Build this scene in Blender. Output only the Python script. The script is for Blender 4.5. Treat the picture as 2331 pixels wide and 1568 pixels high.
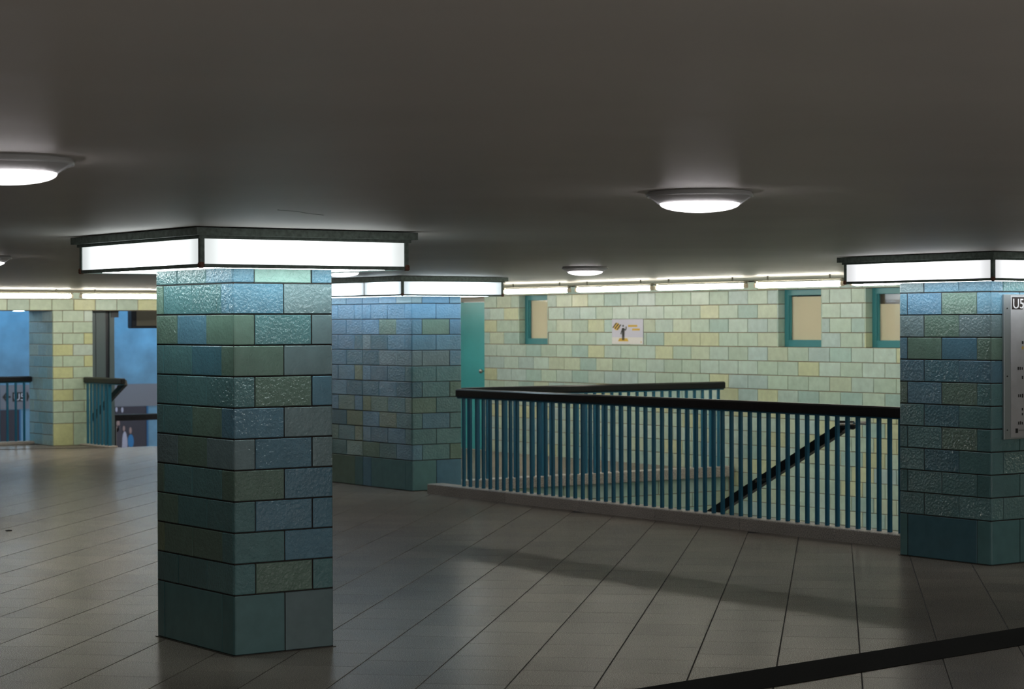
import bpy, math, random
from mathutils import Matrix, Vector
random.seed(7)
for o in list(bpy.data.objects): bpy.data.objects.remove(o)
S = bpy.context.scene
COL = S.collection
# ---------------------------------------------------------------- camera, world, exposure
# axes: x runs along the stair railing's short side (to the far right), y along the long wall (to the far left)
F_PX, YAW, PITCH, ROLL, EYE = 4864.37, math.radians(35.1458), math.radians(-0.54334), math.radians(-0.19241), 1.58989
def cam_basis():
    f = Vector((math.sin(YAW)*math.cos(PITCH), math.cos(YAW)*math.cos(PITCH), math.sin(PITCH)))
    r = Vector((math.cos(YAW), -math.sin(YAW), 0)); u = r.cross(f)
    return f, r*math.cos(ROLL)+u*math.sin(ROLL), u*math.cos(ROLL)-r*math.sin(ROLL)
CF, CR, CU = cam_basis()
cam = bpy.data.cameras.new('camera'); cam_o = bpy.data.objects.new('camera', cam); COL.objects.link(cam_o)
m = Matrix.Identity(4)
for i in range(3):
    m[i][0], m[i][1], m[i][2] = CR[i], CU[i], -CF[i]
m[2][3] = EYE
cam_o.matrix_world = m
cam.sensor_fit = 'HORIZONTAL'; cam.sensor_width = 36.0; cam.lens = F_PX/2331*36
cam.clip_start = 0.05; cam.clip_end = 200
cam.dof.use_dof = True; cam.dof.focus_distance = 11.0; cam.dof.aperture_fstop = 6.3
S.camera = cam_o
def view_px(p):                                   # where a point falls in the 2331 x 1568 frame (for choosing level of detail only)
    d = Vector(p)-Vector((0, 0, EYE)); z = d.dot(CF)
    if z < 0.5: return None
    return 1165.5+F_PX*d.dot(CR)/z, 784-F_PX*d.dot(CU)/z, z
W = bpy.data.worlds.new('world'); S.world = W; W.use_nodes = True
W.node_tree.nodes['Background'].inputs[0].default_value = (1.0, 0.98, 0.94, 1)
W.node_tree.nodes['Background'].inputs[1].default_value = 1.1
vs = S.view_settings
vs.view_transform = 'Standard'; vs.look = 'None'; vs.gamma = 1; vs.use_curve_mapping = False
vs.exposure = 0.0
L_TUBE, L_DOME, L_SIDE, L_BOTTOM = 24.0, 11.5, 2.4, 0.7
CEIL = 2.045
# ---------------------------------------------------------------- materials
def nodes(name):
    mt = bpy.data.materials.new(name); mt.use_nodes = True
    nt = mt.node_tree; b = nt.nodes['Principled BSDF']
    return mt, nt, b
def simple(name, col, rough=0.5, metal=0.0, spec=0.5, noise=None, bump=None):
    mt, nt, b = nodes(name)
    b.inputs['Base Color'].default_value = (*col, 1); b.inputs['Roughness'].default_value = rough
    b.inputs['Metallic'].default_value = metal; b.inputs['Specular IOR Level'].default_value = spec
    if noise or bump:
        g = nt.nodes.new('ShaderNodeNewGeometry')
    if noise:
        sc, lo, hi = noise
        n = nt.nodes.new('ShaderNodeTexNoise'); n.inputs['Scale'].default_value = sc; n.inputs['Detail'].default_value = 6
        nt.links.new(g.outputs['Position'], n.inputs['Vector'])
        r = nt.nodes.new('ShaderNodeValToRGB'); r.color_ramp.elements[0].position = 0.3; r.color_ramp.elements[1].position = 0.7
        r.color_ramp.elements[0].color = (*[c*lo for c in col], 1); r.color_ramp.elements[1].color = (*[c*hi for c in col], 1)
        nt.links.new(n.outputs['Fac'], r.inputs['Fac']); nt.links.new(r.outputs['Color'], b.inputs['Base Color'])
    if bump:
        sc, st, dist = bump
        n2 = nt.nodes.new('ShaderNodeTexNoise'); n2.inputs['Scale'].default_value = sc; n2.inputs['Detail'].default_value = 3
        nt.links.new(g.outputs['Position'], n2.inputs['Vector'])
        bp = nt.nodes.new('ShaderNodeBump'); bp.inputs['Strength'].default_value = st; bp.inputs['Distance'].default_value = dist
        nt.links.new(n2.outputs['Fac'], bp.inputs['Height']); nt.links.new(bp.outputs['Normal'], b.inputs['Normal'])
    return mt
def emit(name, col, strength):
    mt, nt, b = nodes(name)
    b.inputs['Base Color'].default_value = (0.8, 0.8, 0.8, 1)
    b.inputs['Emission Color'].default_value = (*col, 1); b.inputs['Emission Strength'].default_value = strength
    return mt
def glow_panel(name, col, strength):
    # opal pane with lamps behind its middle: the light the pane gives off drops towards its two ends
    mt, nt, b = nodes(name)
    b.inputs['Base Color'].default_value = (0.8, 0.82, 0.82, 1); b.inputs['Roughness'].default_value = 0.3
    tc = nt.nodes.new('ShaderNodeTexCoord'); sx = nt.nodes.new('ShaderNodeSeparateXYZ')
    nt.links.new(tc.outputs['Generated'], sx.inputs[0])
    def mnode(op, a=None, bb=None, **k):
        n = nt.nodes.new('ShaderNodeMath'); n.operation = op
        for i, v in enumerate((a, bb)):
            if v is None: continue
            if isinstance(v, (int, float)): n.inputs[i].default_value = v
            else: nt.links.new(v, n.inputs[i])
        return n.outputs[0]
    d = mnode('ABSOLUTE', mnode('SUBTRACT', sx.outputs[0], 0.5))
    mr = nt.nodes.new('ShaderNodeMapRange'); mr.interpolation_type = 'SMOOTHSTEP'
    mr.inputs['From Min'].default_value = 0.51; mr.inputs['From Max'].default_value = 0.20
    mr.inputs['To Min'].default_value = 0.66; mr.inputs['To Max'].default_value = strength
    nt.links.new(d, mr.inputs['Value'])
    b.inputs['Emission Color'].default_value = (*col, 1)
    nt.links.new(mr.outputs[0], b.inputs['Emission Strength'])
    return mt
def glaze(name, attr=False, rough=0.09, bump=0.35, scale=55, dist=0.004):
    # glazed ceramic: the tile's own colour, mottled a little, with a wavy glossy surface; waviness differs from tile to tile
    mt, nt, b = nodes(name)
    oi = nt.nodes.new('ShaderNodeObjectInfo'); g = nt.nodes.new('ShaderNodeNewGeometry')
    base = oi.outputs['Color']
    if attr:
        ca = nt.nodes.new('ShaderNodeVertexColor'); ca.layer_name = 'tint'; base = ca.outputs['Color']
    off = nt.nodes.new('ShaderNodeVectorMath'); off.operation = 'ADD'
    sc = nt.nodes.new('ShaderNodeVectorMath'); sc.operation = 'SCALE'; sc.inputs[0].default_value = (37, 53, 71)
    nt.links.new(oi.outputs['Random'], sc.inputs['Scale'])
    nt.links.new(g.outputs['Position'], off.inputs[0]); nt.links.new(sc.outputs[0], off.inputs[1])
    n = nt.nodes.new('ShaderNodeTexNoise'); n.inputs['Scale'].default_value = 14; n.inputs['Detail'].default_value = 5
    nt.links.new(off.outputs[0], n.inputs['Vector'])
    mr = nt.nodes.new('ShaderNodeMapRange'); mr.inputs['To Min'].default_value = 0.8; mr.inputs['To Max'].default_value = 1.2
    nt.links.new(n.outputs['Fac'], mr.inputs['Value'])
    mx = nt.nodes.new('ShaderNodeVectorMath'); mx.operation = 'SCALE'
    nt.links.new(base, mx.inputs[0]); nt.links.new(mr.outputs[0], mx.inputs['Scale'])
    nt.links.new(mx.outputs[0], b.inputs['Base Color'])
    b.inputs['Roughness'].default_value = 0.35; b.inputs['Specular IOR Level'].default_value = 0.25
    b.inputs['Coat Weight'].default_value = 1.0; b.inputs['Coat Roughness'].default_value = rough; b.inputs['Coat IOR'].default_value = 1.55
    n2 = nt.nodes.new('ShaderNodeTexNoise'); n2.inputs['Scale'].default_value = scale; n2.inputs['Detail'].default_value = 2.0
    nt.links.new(off.outputs[0], n2.inputs['Vector'])
    n3 = nt.nodes.new('ShaderNodeTexNoise'); n3.inputs['Scale'].default_value = 170; n3.inputs['Detail'].default_value = 1.0
    nt.links.new(off.outputs[0], n3.inputs['Vector'])
    ad = nt.nodes.new('ShaderNodeMath'); ad.operation = 'MULTIPLY_ADD'; ad.inputs[1].default_value = 0.22
    nt.links.new(n3.outputs['Fac'], ad.inputs[0]); nt.links.new(n2.outputs['Fac'], ad.inputs[2])
    st = nt.nodes.new('ShaderNodeMapRange'); st.inputs['To Min'].default_value = bump*0.35; st.inputs['To Max'].default_value = bump
    nt.links.new(oi.outputs['Random'], st.inputs['Value'])
    bp = nt.nodes.new('ShaderNodeBump'); bp.inputs['Distance'].default_value = dist
    nt.links.new(st.outputs[0], bp.inputs['Strength'])
    nt.links.new(ad.outputs[0], bp.inputs['Height']); nt.links.new(bp.outputs['Normal'], b.inputs['Coat Normal'])
    b2 = nt.nodes.new('ShaderNodeBump'); b2.inputs['Distance'].default_value = dist; b2.inputs['Strength'].default_value = 0.07
    nt.links.new(ad.outputs[0], b2.inputs['Height']); nt.links.new(b2.outputs['Normal'], b.inputs['Normal'])
    return mt
def granite(name, col, rough, attr=False, sp=330, contrast=0.42, spec=0.4):
    # polished speckled stone
    mt, nt, b = nodes(name)
    g = nt.nodes.new('ShaderNodeNewGeometry'); oi = nt.nodes.new('ShaderNodeObjectInfo')
    n = nt.nodes.new('ShaderNodeTexNoise'); n.inputs['Scale'].default_value = sp; n.inputs['Detail'].default_value = 2
    v = nt.nodes.new('ShaderNodeTexNoise'); v.inputs['Scale'].default_value = 2.2; v.inputs['Detail'].default_value = 4
    for x in (n, v): nt.links.new(g.outputs['Position'], x.inputs['Vector'])
    r = nt.nodes.new('ShaderNodeMapRange'); r.inputs['From Min'].default_value = 0.3; r.inputs['From Max'].default_value = 0.7
    r.inputs['To Min'].default_value = 1-contrast; r.inputs['To Max'].default_value = 1+contrast
    nt.links.new(n.outputs['Fac'], r.inputs['Value'])
    r2 = nt.nodes.new('ShaderNodeMapRange'); r2.inputs['To Min'].default_value = 0.9; r2.inputs['To Max'].default_value = 1.1
    nt.links.new(oi.outputs['Random'], r2.inputs['Value'])
    r3 = nt.nodes.new('ShaderNodeMapRange'); r3.inputs['From Min'].default_value = 0.3; r3.inputs['From Max'].default_value = 0.7
    r3.inputs['To Min'].default_value = 0.9; r3.inputs['To Max'].default_value = 1.08
    nt.links.new(v.outputs['Fac'], r3.inputs['Value'])
    prod = None
    for a in (r, r2, r3):
        if prod is None: prod = a.outputs[0]; continue
        mm = nt.nodes.new('ShaderNodeMath'); mm.operation = 'MULTIPLY'
        nt.links.new(prod, mm.inputs[0]); nt.links.new(a.outputs[0], mm.inputs[1]); prod = mm.outputs[0]
    mx = nt.nodes.new('ShaderNodeVectorMath'); mx.operation = 'SCALE'; mx.inputs[0].default_value = col
    nt.links.new(prod, mx.inputs['Scale']); nt.links.new(mx.outputs[0], b.inputs['Base Color'])
    b.inputs['Specular IOR Level'].default_value = spec
    rr = nt.nodes.new('ShaderNodeMapRange'); rr.inputs['To Min'].default_value = rough*0.85; rr.inputs['To Max'].default_value = rough*1.2
    nt.links.new(n.outputs['Fac'], rr.inputs['Value']); nt.links.new(rr.outputs[0], b.inputs['Roughness'])
    return mt
def ceiling_mat():
    mt, nt, b = nodes('ceiling_paint')
    g = nt.nodes.new('ShaderNodeNewGeometry')
    mp = nt.nodes.new('ShaderNodeMapping'); mp.inputs['Rotation'].default_value = (0, 0, math.radians(35)); mp.inputs['Scale'].default_value = (0.35, 1.6, 1)
    nt.links.new(g.outputs['Position'], mp.inputs['Vector'])
    n = nt.nodes.new('ShaderNodeTexNoise'); n.inputs['Scale'].default_value = 2.6; n.inputs['Detail'].default_value = 4; n.inputs['Roughness'].default_value = 0.55
    nt.links.new(mp.outputs[0], n.inputs['Vector'])
    n2 = nt.nodes.new('ShaderNodeTexNoise'); n2.inputs['Scale'].default_value = 1.1; n2.inputs['Detail'].default_value = 5
    nt.links.new(g.outputs['Position'], n2.inputs['Vector'])
    r = nt.nodes.new('ShaderNodeMapRange'); r.inputs['From Min'].default_value = 0.3; r.inputs['From Max'].default_value = 0.7
    r.inputs['To Min'].default_value = 0.80; r.inputs['To Max'].default_value = 0.87
    nt.links.new(n2.outputs['Fac'], r.inputs['Value'])
    cb = nt.nodes.new('ShaderNodeVectorMath'); cb.operation = 'SCALE'; cb.inputs[0].default_value = (1.0, 0.965, 0.92)
    nt.links.new(r.outputs[0], cb.inputs['Scale']); nt.links.new(cb.outputs[0], b.inputs['Base Color'])
    b.inputs['Roughness'].default_value = 0.45; b.inputs['Specular IOR Level'].default_value = 0.10
    bp = nt.nodes.new('ShaderNodeBump'); bp.inputs['Strength'].default_value = 0.5; bp.inputs['Distance'].default_value = 0.012
    nt.links.new(n.outputs['Fac'], bp.inputs['Height']); nt.links.new(bp.outputs['Normal'], b.inputs['Normal'])
    return mt
M = {
 'col_tile': glaze('column_glaze', rough=0.045, bump=1.0, scale=58, dist=0.022),
 'col_tile_flat': glaze('column_base_glaze', rough=0.16, bump=0.35, scale=9, dist=0.004),
 'wall_tile': glaze('wall_glaze', rough=0.07, bump=0.8, scale=30, dist=0.016),
 'wall_tile_attr': glaze('wall_glaze_field', attr=True, rough=0.07, bump=0.8, scale=30, dist=0.016),
 'grout_dark': simple('grout_dark', (0.035, 0.03, 0.028), 0.9, noise=(60, 0.8, 1.2)),
 'grout_warm': simple('grout_warm', (0.30, 0.22, 0.15), 0.9, noise=(60, 0.85, 1.15)),
 'floor': granite('floor_granite', (0.208, 0.178, 0.148), 0.26, spec=0.017, sp=230, contrast=0.6),
 'floor_grout': simple('floor_grout', (0.03, 0.028, 0.026), 0.8),
 'kerb': granite('kerb_granite', (0.40, 0.37, 0.34), 0.5, sp=140, contrast=0.6),
 'stair': granite('stair_granite', (0.3, 0.29, 0.27), 0.5, sp=140),
 'ceiling': ceiling_mat(),
 'plaster': simple('plaster', (0.45, 0.44, 0.40), 0.7, noise=(3, 0.9, 1.1)),
 'frame_green': simple('lightbox_frame_paint', (0.15, 0.20, 0.175), 0.45, noise=(40, 0.6, 1.3), bump=(90, 0.25, 0.002)),
 'rust': simple('rusty_corner', (0.20, 0.09, 0.06), 0.8, noise=(220, 0.35, 1.6)),
 'rail_black': simple('handrail_black', (0.010, 0.009, 0.010), 0.36, spec=0.3, noise=(20, 0.8, 1.3)),
 'rail_teal': simple('baluster_blue_paint', (0.007, 0.135, 0.235), 0.42),
 'win_teal': simple('window_teal_paint', (0.05, 0.27, 0.31), 0.35),
 'door_teal': simple('door_teal_paint', (0.075, 0.46, 0.50), 0.3, noise=(3, 0.92, 1.06)),
 'blind': simple('blind_cloth', (0.90, 0.82, 0.60), 0.8),
 'blind_back': simple('light_room_behind', (0.6, 0.58, 0.58), 0.8),
 'shadow_gap': simple('painted_gap_shade', (0.02, 0.02, 0.018), 0.9),
 'chrome': simple('brushed_steel', (0.62, 0.62, 0.62), 0.25, metal=1),
 'bezel': simple('lamp_bezel', (0.5, 0.5, 0.5), 0.35),
 'rim': simple('lamp_rim', (0.55, 0.57, 0.58), 0.2),
 'white_board': simple('printed_board', (0.70, 0.70, 0.84), 0.45),
 'white': simple('white_print', (0.85, 0.84, 0.84), 0.45),
 'yellow': simple('yellow_print', (0.72, 0.46, 0.06), 0.45),
 'black': simple('black_print', (0.012, 0.012, 0.012), 0.5),
 'brown_black': simple('brown_black_print', (0.03, 0.02, 0.018), 0.5),
 'print_grey': simple('grey_print', (0.28, 0.28, 0.28), 0.5),
 'map_paper': simple('map_paper', (0.50, 0.49, 0.50), 0.4, noise=(9, 0.9, 1.08)),
 'alu': simple('aluminium_frame', (0.42, 0.45, 0.46), 0.4, metal=0.6),
 'batten': simple('batten_paint', (0.25, 0.24, 0.19), 0.5),
 'cap': simple('lamp_end_cap', (0.75, 0.66, 0.52), 0.5),
 'steel_grey': simple('gate_post_paint', (0.10, 0.145, 0.165), 0.4),
 'dark_box': simple('sign_box_paint', (0.012, 0.016, 0.028), 0.4),
 'box_face': simple('sign_box_face', (0.16, 0.15, 0.115), 0.5),
 'far_blue': simple('far_blue_tile', (0.10, 0.30, 0.50), 0.18, noise=(1.4, 0.75, 1.25), bump=(3.5, 0.5, 0.02)),
 'sign_grey': simple('sign_band_grey', (0.20, 0.21, 0.26), 0.5),
 'poster_dark': simple('poster_dark', (0.03, 0.03, 0.055), 0.5),
 'poster_edge': simple('poster_blue_edge', (0.0, 0.13, 0.33), 0.4),
 'skin': simple('print_skin', (0.40, 0.27, 0.27), 0.5),
 'shirt_white': simple('print_shirt_white', (0.50, 0.50, 0.66), 0.5),
 'shirt_blue': simple('print_shirt_blue', (0.02, 0.22, 0.55), 0.5),
 'shirt_dark': simple('print_shirt_dark', (0.05, 0.045, 0.07), 0.5),
 'band': simple('dark_floor_band', (0.012, 0.0115, 0.011), 0.85, spec=0.03, noise=(200, 0.8, 1.3)),
 'metal_strip': simple('threshold_strip', (0.06, 0.05, 0.04), 0.5),
 'crack': simple('ceiling_scratch', (0.4, 0.39, 0.37), 0.7),
 'gum': simple('gum', (0.02, 0.02, 0.02), 0.8),
 'tube': emit('fluorescent_tube_glow', (1.0, 0.955, 0.83), L_TUBE),
 'dome': emit('opal_dome_glow', (1.0, 0.95, 0.97), L_DOME),
 'dome_blue': emit('opal_dome_glow_cool', (0.62, 0.84, 1.0), 12.0), 'tube_far': emit('fluorescent_tube_glow_far', (1.0, 0.955, 0.83), L_TUBE*1.6), 'added_tube_blue': emit('added_cool_tube_glow', (0.55, 0.80, 1.0), 46.0),
 'side1': glow_panel('opal_pane_glow', (0.94, 1.0, 1.0), L_SIDE),
 'side2': glow_panel('opal_pane_glow_cool', (0.80, 0.93, 1.0), L_SIDE*1.35),
 'side3': glow_panel('opal_pane_glow_violet', (0.97, 0.98, 1.0), L_SIDE),
 'strip1': emit('glint_strip_glow', (0.86, 1.0, 1.0), 12.5), 'strip2': emit('glint_strip_glow_cool', (0.66, 0.86, 1.0), 14.0), 'strip3': emit('glint_strip_glow_violet', (0.9, 0.97, 1.0), 12.0),
 'bot1': emit('opal_underside_glow', (0.86, 1.0, 1.0), L_BOTTOM),
 'bot2': emit('opal_underside_glow_cool', (0.66, 0.86, 1.0), L_BOTTOM*0.8),
 'bot3': emit('opal_underside_glow_violet', (0.90, 0.97, 1.0), L_BOTTOM*0.8),
}
mt, nt, b = nodes('window_glass'); M['glass'] = mt
nt.nodes.remove(b)                                # thin clear pane: lets light through, mirrors a little
tr = nt.nodes.new('ShaderNodeBsdfTransparent'); gl = nt.nodes.new('ShaderNodeBsdfGlossy'); gl.inputs['Roughness'].default_value = 0.03
mxs = nt.nodes.new('ShaderNodeMixShader'); mxs.inputs[0].default_value = 0.06
nt.links.new(tr.outputs[0], mxs.inputs[1]); nt.links.new(gl.outputs[0], mxs.inputs[2])
nt.links.new(mxs.outputs[0], nt.nodes['Material Output'].inputs['Surface'])
# ---------------------------------------------------------------- mesh helpers
def me_new(name, verts, faces, mat=None, smooth=None):
    me = bpy.data.meshes.new(name); me.from_pydata([tuple(v) for v in verts], [], faces)
    if mat: me.materials.append(M[mat] if isinstance(mat, str) else mat)
    if smooth:
        for p in me.polygons: p.use_smooth = True
        me.set_sharp_from_angle(angle=math.radians(smooth))
    me.update(); return me
def link(name, me, parent=None, loc=(0, 0, 0), rz=0.0, color=None):
    o = bpy.data.objects.new(name, me); COL.objects.link(o)
    o.location = loc; o.rotation_euler = (0, 0, rz)
    if parent: o.parent = parent
    if color: o.color = (*color, 1)
    return o
def empty(name, loc=(0, 0, 0), rz=0.0):
    o = bpy.data.objects.new(name, None); COL.objects.link(o); o.location = loc; o.rotation_euler = (0, 0, rz); o.empty_display_size = 0.1
    return o
def tag(o, label=None, cat=None, group=None, kind=None):
    if label: o['label'] = label
    if cat: o['category'] = cat
    if group: o['group'] = group
    if kind: o['kind'] = kind
    return o
BOXF = [(0, 3, 2, 1), (4, 5, 6, 7), (0, 1, 5, 4), (1, 2, 6, 5), (2, 3, 7, 6), (3, 0, 4, 7)]
def box_v(x0, x1, y0, y1, z0, z1):
    return [(x0, y0, z0), (x1, y0, z0), (x1, y1, z0), (x0, y1, z0), (x0, y0, z1), (x1, y0, z1), (x1, y1, z1), (x0, y1, z1)]
class MB:
    def __init__(s): s.v = []; s.f = []
    def add(s, v, f):
        n = len(s.v); s.v += v; s.f += [tuple(i+n for i in q) for q in f]; return s
    def box(s, x0, x1, y0, y1, z0, z1): return s.add(box_v(x0, x1, y0, y1, z0, z1), BOXF)
    def cbox(s, x0, x1, y0, y1, z0, z1, c=0.004):
        # box with chamfered edges
        vs_ = []; 
        for (zx, ins) in ((z0, c), (z0+c, 0), (z1-c, 0), (z1, c)):
            a0, a1, b0, b1 = x0+ins, x1-ins, y0+ins, y1-ins; k = c if ins == 0 else c*0.6
            vs_ += [(a0+k, b0, zx), (a1-k, b0, zx), (a1, b0+k, zx), (a1, b1-k, zx), (a1-k, b1, zx), (a0+k, b1, zx), (a0, b1-k, zx), (a0, b0+k, zx)]
        fs = [tuple(reversed(range(8))), tuple(range(24, 32))]
        for l in range(3):
            for i in range(8):
                j = (i+1) % 8; fs.append((l*8+i, l*8+j, l*8+8+j, l*8+8+i))
        return s.add(vs_, fs)
    def tube(s, a, b, r, n=10, r2=None):
        a, b = Vector(a), Vector(b); d = (b-a).normalized()
        h = Vector((0, 0, 1)) if abs(d.z) < 0.9 else Vector((1, 0, 0)); x = d.cross(h).normalized(); y = d.cross(x)
        r2 = r if r2 is None else r2; vv = []
        for p, rr in ((a, r), (b, r2)):
            for i in range(n):
                t = 2*math.pi*i/n; vv.append(tuple(p+x*(math.cos(t)*rr)+y*(math.sin(t)*rr)))
        ff = [tuple(range(n)), tuple(reversed(range(n, 2*n)))]+[(i, n+i, n+(i+1) % n, (i+1) % n) for i in range(n)]
        return s.add(vv, ff)
    def beam(s, a, b, w, h):
        # rectangular bar from a to b: w wide sideways, h high
        a, b = Vector(a), Vector(b); d = (b-a).normalized(); x = d.cross(Vector((0, 0, 1))).normalized(); y = x.cross(d)
        vv = []
        for p in (a, b):
            for sx, sy in ((-1, -1), (1, -1), (1, 1), (-1, 1)): vv.append(tuple(p+x*(sx*w/2)+y*(sy*h/2)))
        return s.add(vv, BOXF)
    def build(s, name, mat, parent=None, loc=(0, 0, 0), rz=0, smooth=None):
        return link(name, me_new(name, s.v, s.f, mat, smooth), parent, loc, rz)
def lathe(profile, n=40):
    v = []; f = []
    for (r, z) in profile:
        for i in range(n):
            t = 2*math.pi*i/n; v.append((r*math.cos(t), r*math.sin(t), z))
    for k in range(len(profile)-1):
        for i in range(n):
            j = (i+1) % n; f.append((k*n+i, k*n+j, k*n+n+j, k*n+n+i))
    return v, f
_cache = {}
def tile_mesh(w, h, mat, t=0.012, c=0.003):
    key = (round(w, 3), round(h, 3), mat)
    if key not in _cache:
        x, z = w/2, h/2
        v = [(-x, 0, -z), (x, 0, -z), (x, 0, z), (-x, 0, z), (-x, -t+c, -z), (x, -t+c, -z), (x, -t+c, z), (-x, -t+c, z),
             (-x+c, -t, -z+c), (x-c, -t, -z+c), (x-c, -t, z-c), (-x+c, -t, z-c)]
        f = [(3, 2, 1, 0), (8, 9, 10, 11)]
        for i in range(4):
            j = (i+1) % 4; f += [(i, j, 4+j, 4+i), (4+i, 4+j, 8+j, 8+i)]
        _cache[key] = me_new('tile', v, f, mat)
    return _cache[key]
def corner_mesh(a, b_, h, mat, t=0.012, r=0.016, c=0.003):
    # L-shaped corner tile: leg b_ along +x (faces -y), leg a along +y (faces -x), rounded outer edge
    key = ('c', round(a, 3), round(b_, 3), round(h, 3), mat)
    if key not in _cache:
        def prof(ins):
            p = [(b_-ins, ins)]
            for i in range(6):
                q = math.radians(270-18*i); p.append((r+math.cos(q)*(r-ins), r+math.sin(q)*(r-ins)))
            p += [(ins, a-ins), (t, a-ins), (t, t), (b_-ins, t)]
            return p
        v = []
        for z, ins in ((-h/2, c), (-h/2+c, 0), (h/2-c, 0), (h/2, c)): v += [(x, y, z) for x, y in prof(ins)]
        n = len(prof(0)); f = []
        for l in range(3):
            for i in range(n):
                j = (i+1) % n; f.append((l*n+i, l*n+n+i, l*n+n+j, l*n+j))
        f += [tuple(range(n)), tuple(reversed(range(3*n, 4*n)))]
        f = [tuple(reversed(q)) for q in f]
        _cache[key] = me_new('corner_tile', v, f, mat, smooth=40)
    return _cache[key]
GAP = 0.0065
def text_mesh(s, size, mat, name='lettering'):
    cu = bpy.data.curves.new('t', 'FONT'); cu.body = s; cu.size = size; cu.extrude = 0.0006; cu.align_x = 'LEFT'
    o = bpy.data.objects.new('t', cu); COL.objects.link(o)
    dg = bpy.context.evaluated_depsgraph_get(); me = bpy.data.meshes.new_from_object(o.evaluated_get(dg))
    bpy.data.objects.remove(o); me.materials.clear(); me.materials.append(M[mat]); me.name = name
    return me
# ================================================================ SETTING
WALL_U, LEFT_V = 15.2, 26.6
HOLE1 = (11.06, 15.2, 11.55, 17.5)       # stairwell behind the railing
HOLE2 = (11.86, 14.2, 25.75, 60.0)       # stairs in the far opening
# --- floor slab (dark bed the tiles lie in)
fb = MB()
for r in ((-4, 11.06, -3, 26.6), (11.06, 15.2, -3, 11.55), (11.06, 15.2, 17.53, 25.75), (11.06, 11.86, 25.75, 26.6), (14.2, 15.2, 25.75, 26.6), (8.0, 11.3, 26.6, 27.42)):
    fb.box(r[0], r[1], r[2], r[3], -0.3, -0.0035)
floor = tag(fb.build('floor', 'floor_grout'), 'grey speckled stone floor laid in diagonal rows with dark joints', 'floor', kind='structure')
# --- floor tiles: rows laid across the hall at an angle
FA = math.radians(90-43.73); FP = 0.386; FL = 0.40
e1 = Vector((math.cos(FA), math.sin(FA))); e2 = Vector((-e1.y, e1.x))      # e1 along the rows, e2 across
P0 = Vector((8.45, 9.5))
def clip_poly(poly, ax, val, keep_less):
    out = []
    for i in range(len(poly)):
        p, q = poly[i], poly[(i+1) % len(poly)]
        ip, iq = (p[ax] <= val) == keep_less, (q[ax] <= val) == keep_less
        if ip: out.append(p)
        if ip != iq:
            t = (val-p[ax])/(q[ax]-p[ax]); out.append((p[0]+(q[0]-p[0])*t, p[1]+(q[1]-p[1])*t))
    return out
tiles = []
for j in range(-70, 70):
    rng = random.Random(j*31+5); off = rng.choice((0.0, 0.02, -0.015, 0.2, 0.19))
    for i in range(-75, 75):
        c = P0+e2*(j*FP)+e1*(i*FL+off)
        if not (-4.2 < c.x < 15.4 and -3.2 < c.y < 27.5): continue
        hw, hl = FP/2-0.0028, FL/2-0.0013
        poly = [(c+e1*(sx*hl)+e2*(sy*hw)) for sx, sy in ((-1, -1), (1, -1), (1, 1), (-1, 1))]
        poly = [(p.x, p.y) for p in poly]; full = True; n0 = list(poly)
        poly = clip_poly(poly, 0, WALL_U, True); poly = clip_poly(poly, 0, -4, False); poly = clip_poly(poly, 1, -3, False)
        if len(poly) >= 3:
            lim = 27.42 if c.x < 11.3 and c.x > 8 else LEFT_V
            poly = clip_poly(poly, 1, lim, True)
        if len(poly) < 3: continue
        for h in (HOLE1, HOLE2):
            xs = [p[0] for p in poly]; ys = [p[1] for p in poly]
            if max(xs) > h[0] and min(xs) < h[1] and max(ys) > h[2] and min(ys) < h[3]:
                if c.x < h[0]: poly = clip_poly(poly, 0, h[0], True)
                elif c.y < h[2]: poly = clip_poly(poly, 1, h[2], True)
                elif c.y > h[3]: poly = clip_poly(poly, 1, h[3], False)
                else: poly = []
            if len(poly) < 3: break
        if len(poly) < 3: continue
        full = len(poly) == 4 and max(abs(poly[k][0]-n0[k][0])+abs(poly[k][1]-n0[k][1]) for k in range(4)) < 1e-6
        q = view_px((c.x, c.y, 0)); area = 0
        if q and -60 < q[0] < 2391 and q[1] < 1600:
            area = 1/q[2]**3
            # hidden behind the front column or beyond the railing: not among the ones that show
            if 380 < q[0] < 740 and q[1] < 1440: area = 0
            if c.x > 11.1: area = 0
        tiles.append((area, c, poly, full))
tiles.sort(key=lambda t: -t[0])
def slab(poly, z0=-0.02, z1=0.0, ch=0.0012):
    n = len(poly); cx = sum(p[0] for p in poly)/n; cy = sum(p[1] for p in poly)/n
    v = [(x, y, z0) for x, y in poly]+[(x, y, z1-ch) for x, y in poly]
    for x, y in poly:
        d = math.hypot(x-cx, y-cy) or 1; k = 1-ch*1.4/d; v.append((cx+(x-cx)*k, cy+(y-cy)*k, z1))
    f = [tuple(range(2*n, 3*n))]
    for i in range(n):
        j = (i+1) % n; f += [(i, j, n+j, n+i), (n+i, n+j, 2*n+j, 2*n+i)]
    return v, f
rot = math.atan2(e1.y, e1.x)
base_poly = [(-FL/2+0.0013, -FP/2+0.0028), (FL/2-0.0013, -FP/2+0.0028), (FL/2-0.0013, FP/2-0.0028), (-FL/2+0.0013, FP/2-0.0028)]
ft_me = me_new('floor_tile', *slab(base_poly), 'floor')
rest = MB()
for k, (area, c, poly, full) in enumerate(tiles):
    if k < 300 and area > 0:
        if full: link('floor_tile', ft_me, floor, (c.x, c.y, 0), rot)
        else:
            v, f = slab([(p[0]-c.x, p[1]-c.y) for p in poly]); link('floor_tile', me_new('floor_tile', v, f, 'floor'), floor, (c.x, c.y, 0))
    else: rest.add(*slab(poly))
tag(rest.build('floor_tile_field', 'floor', floor), kind='stuff')
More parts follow.
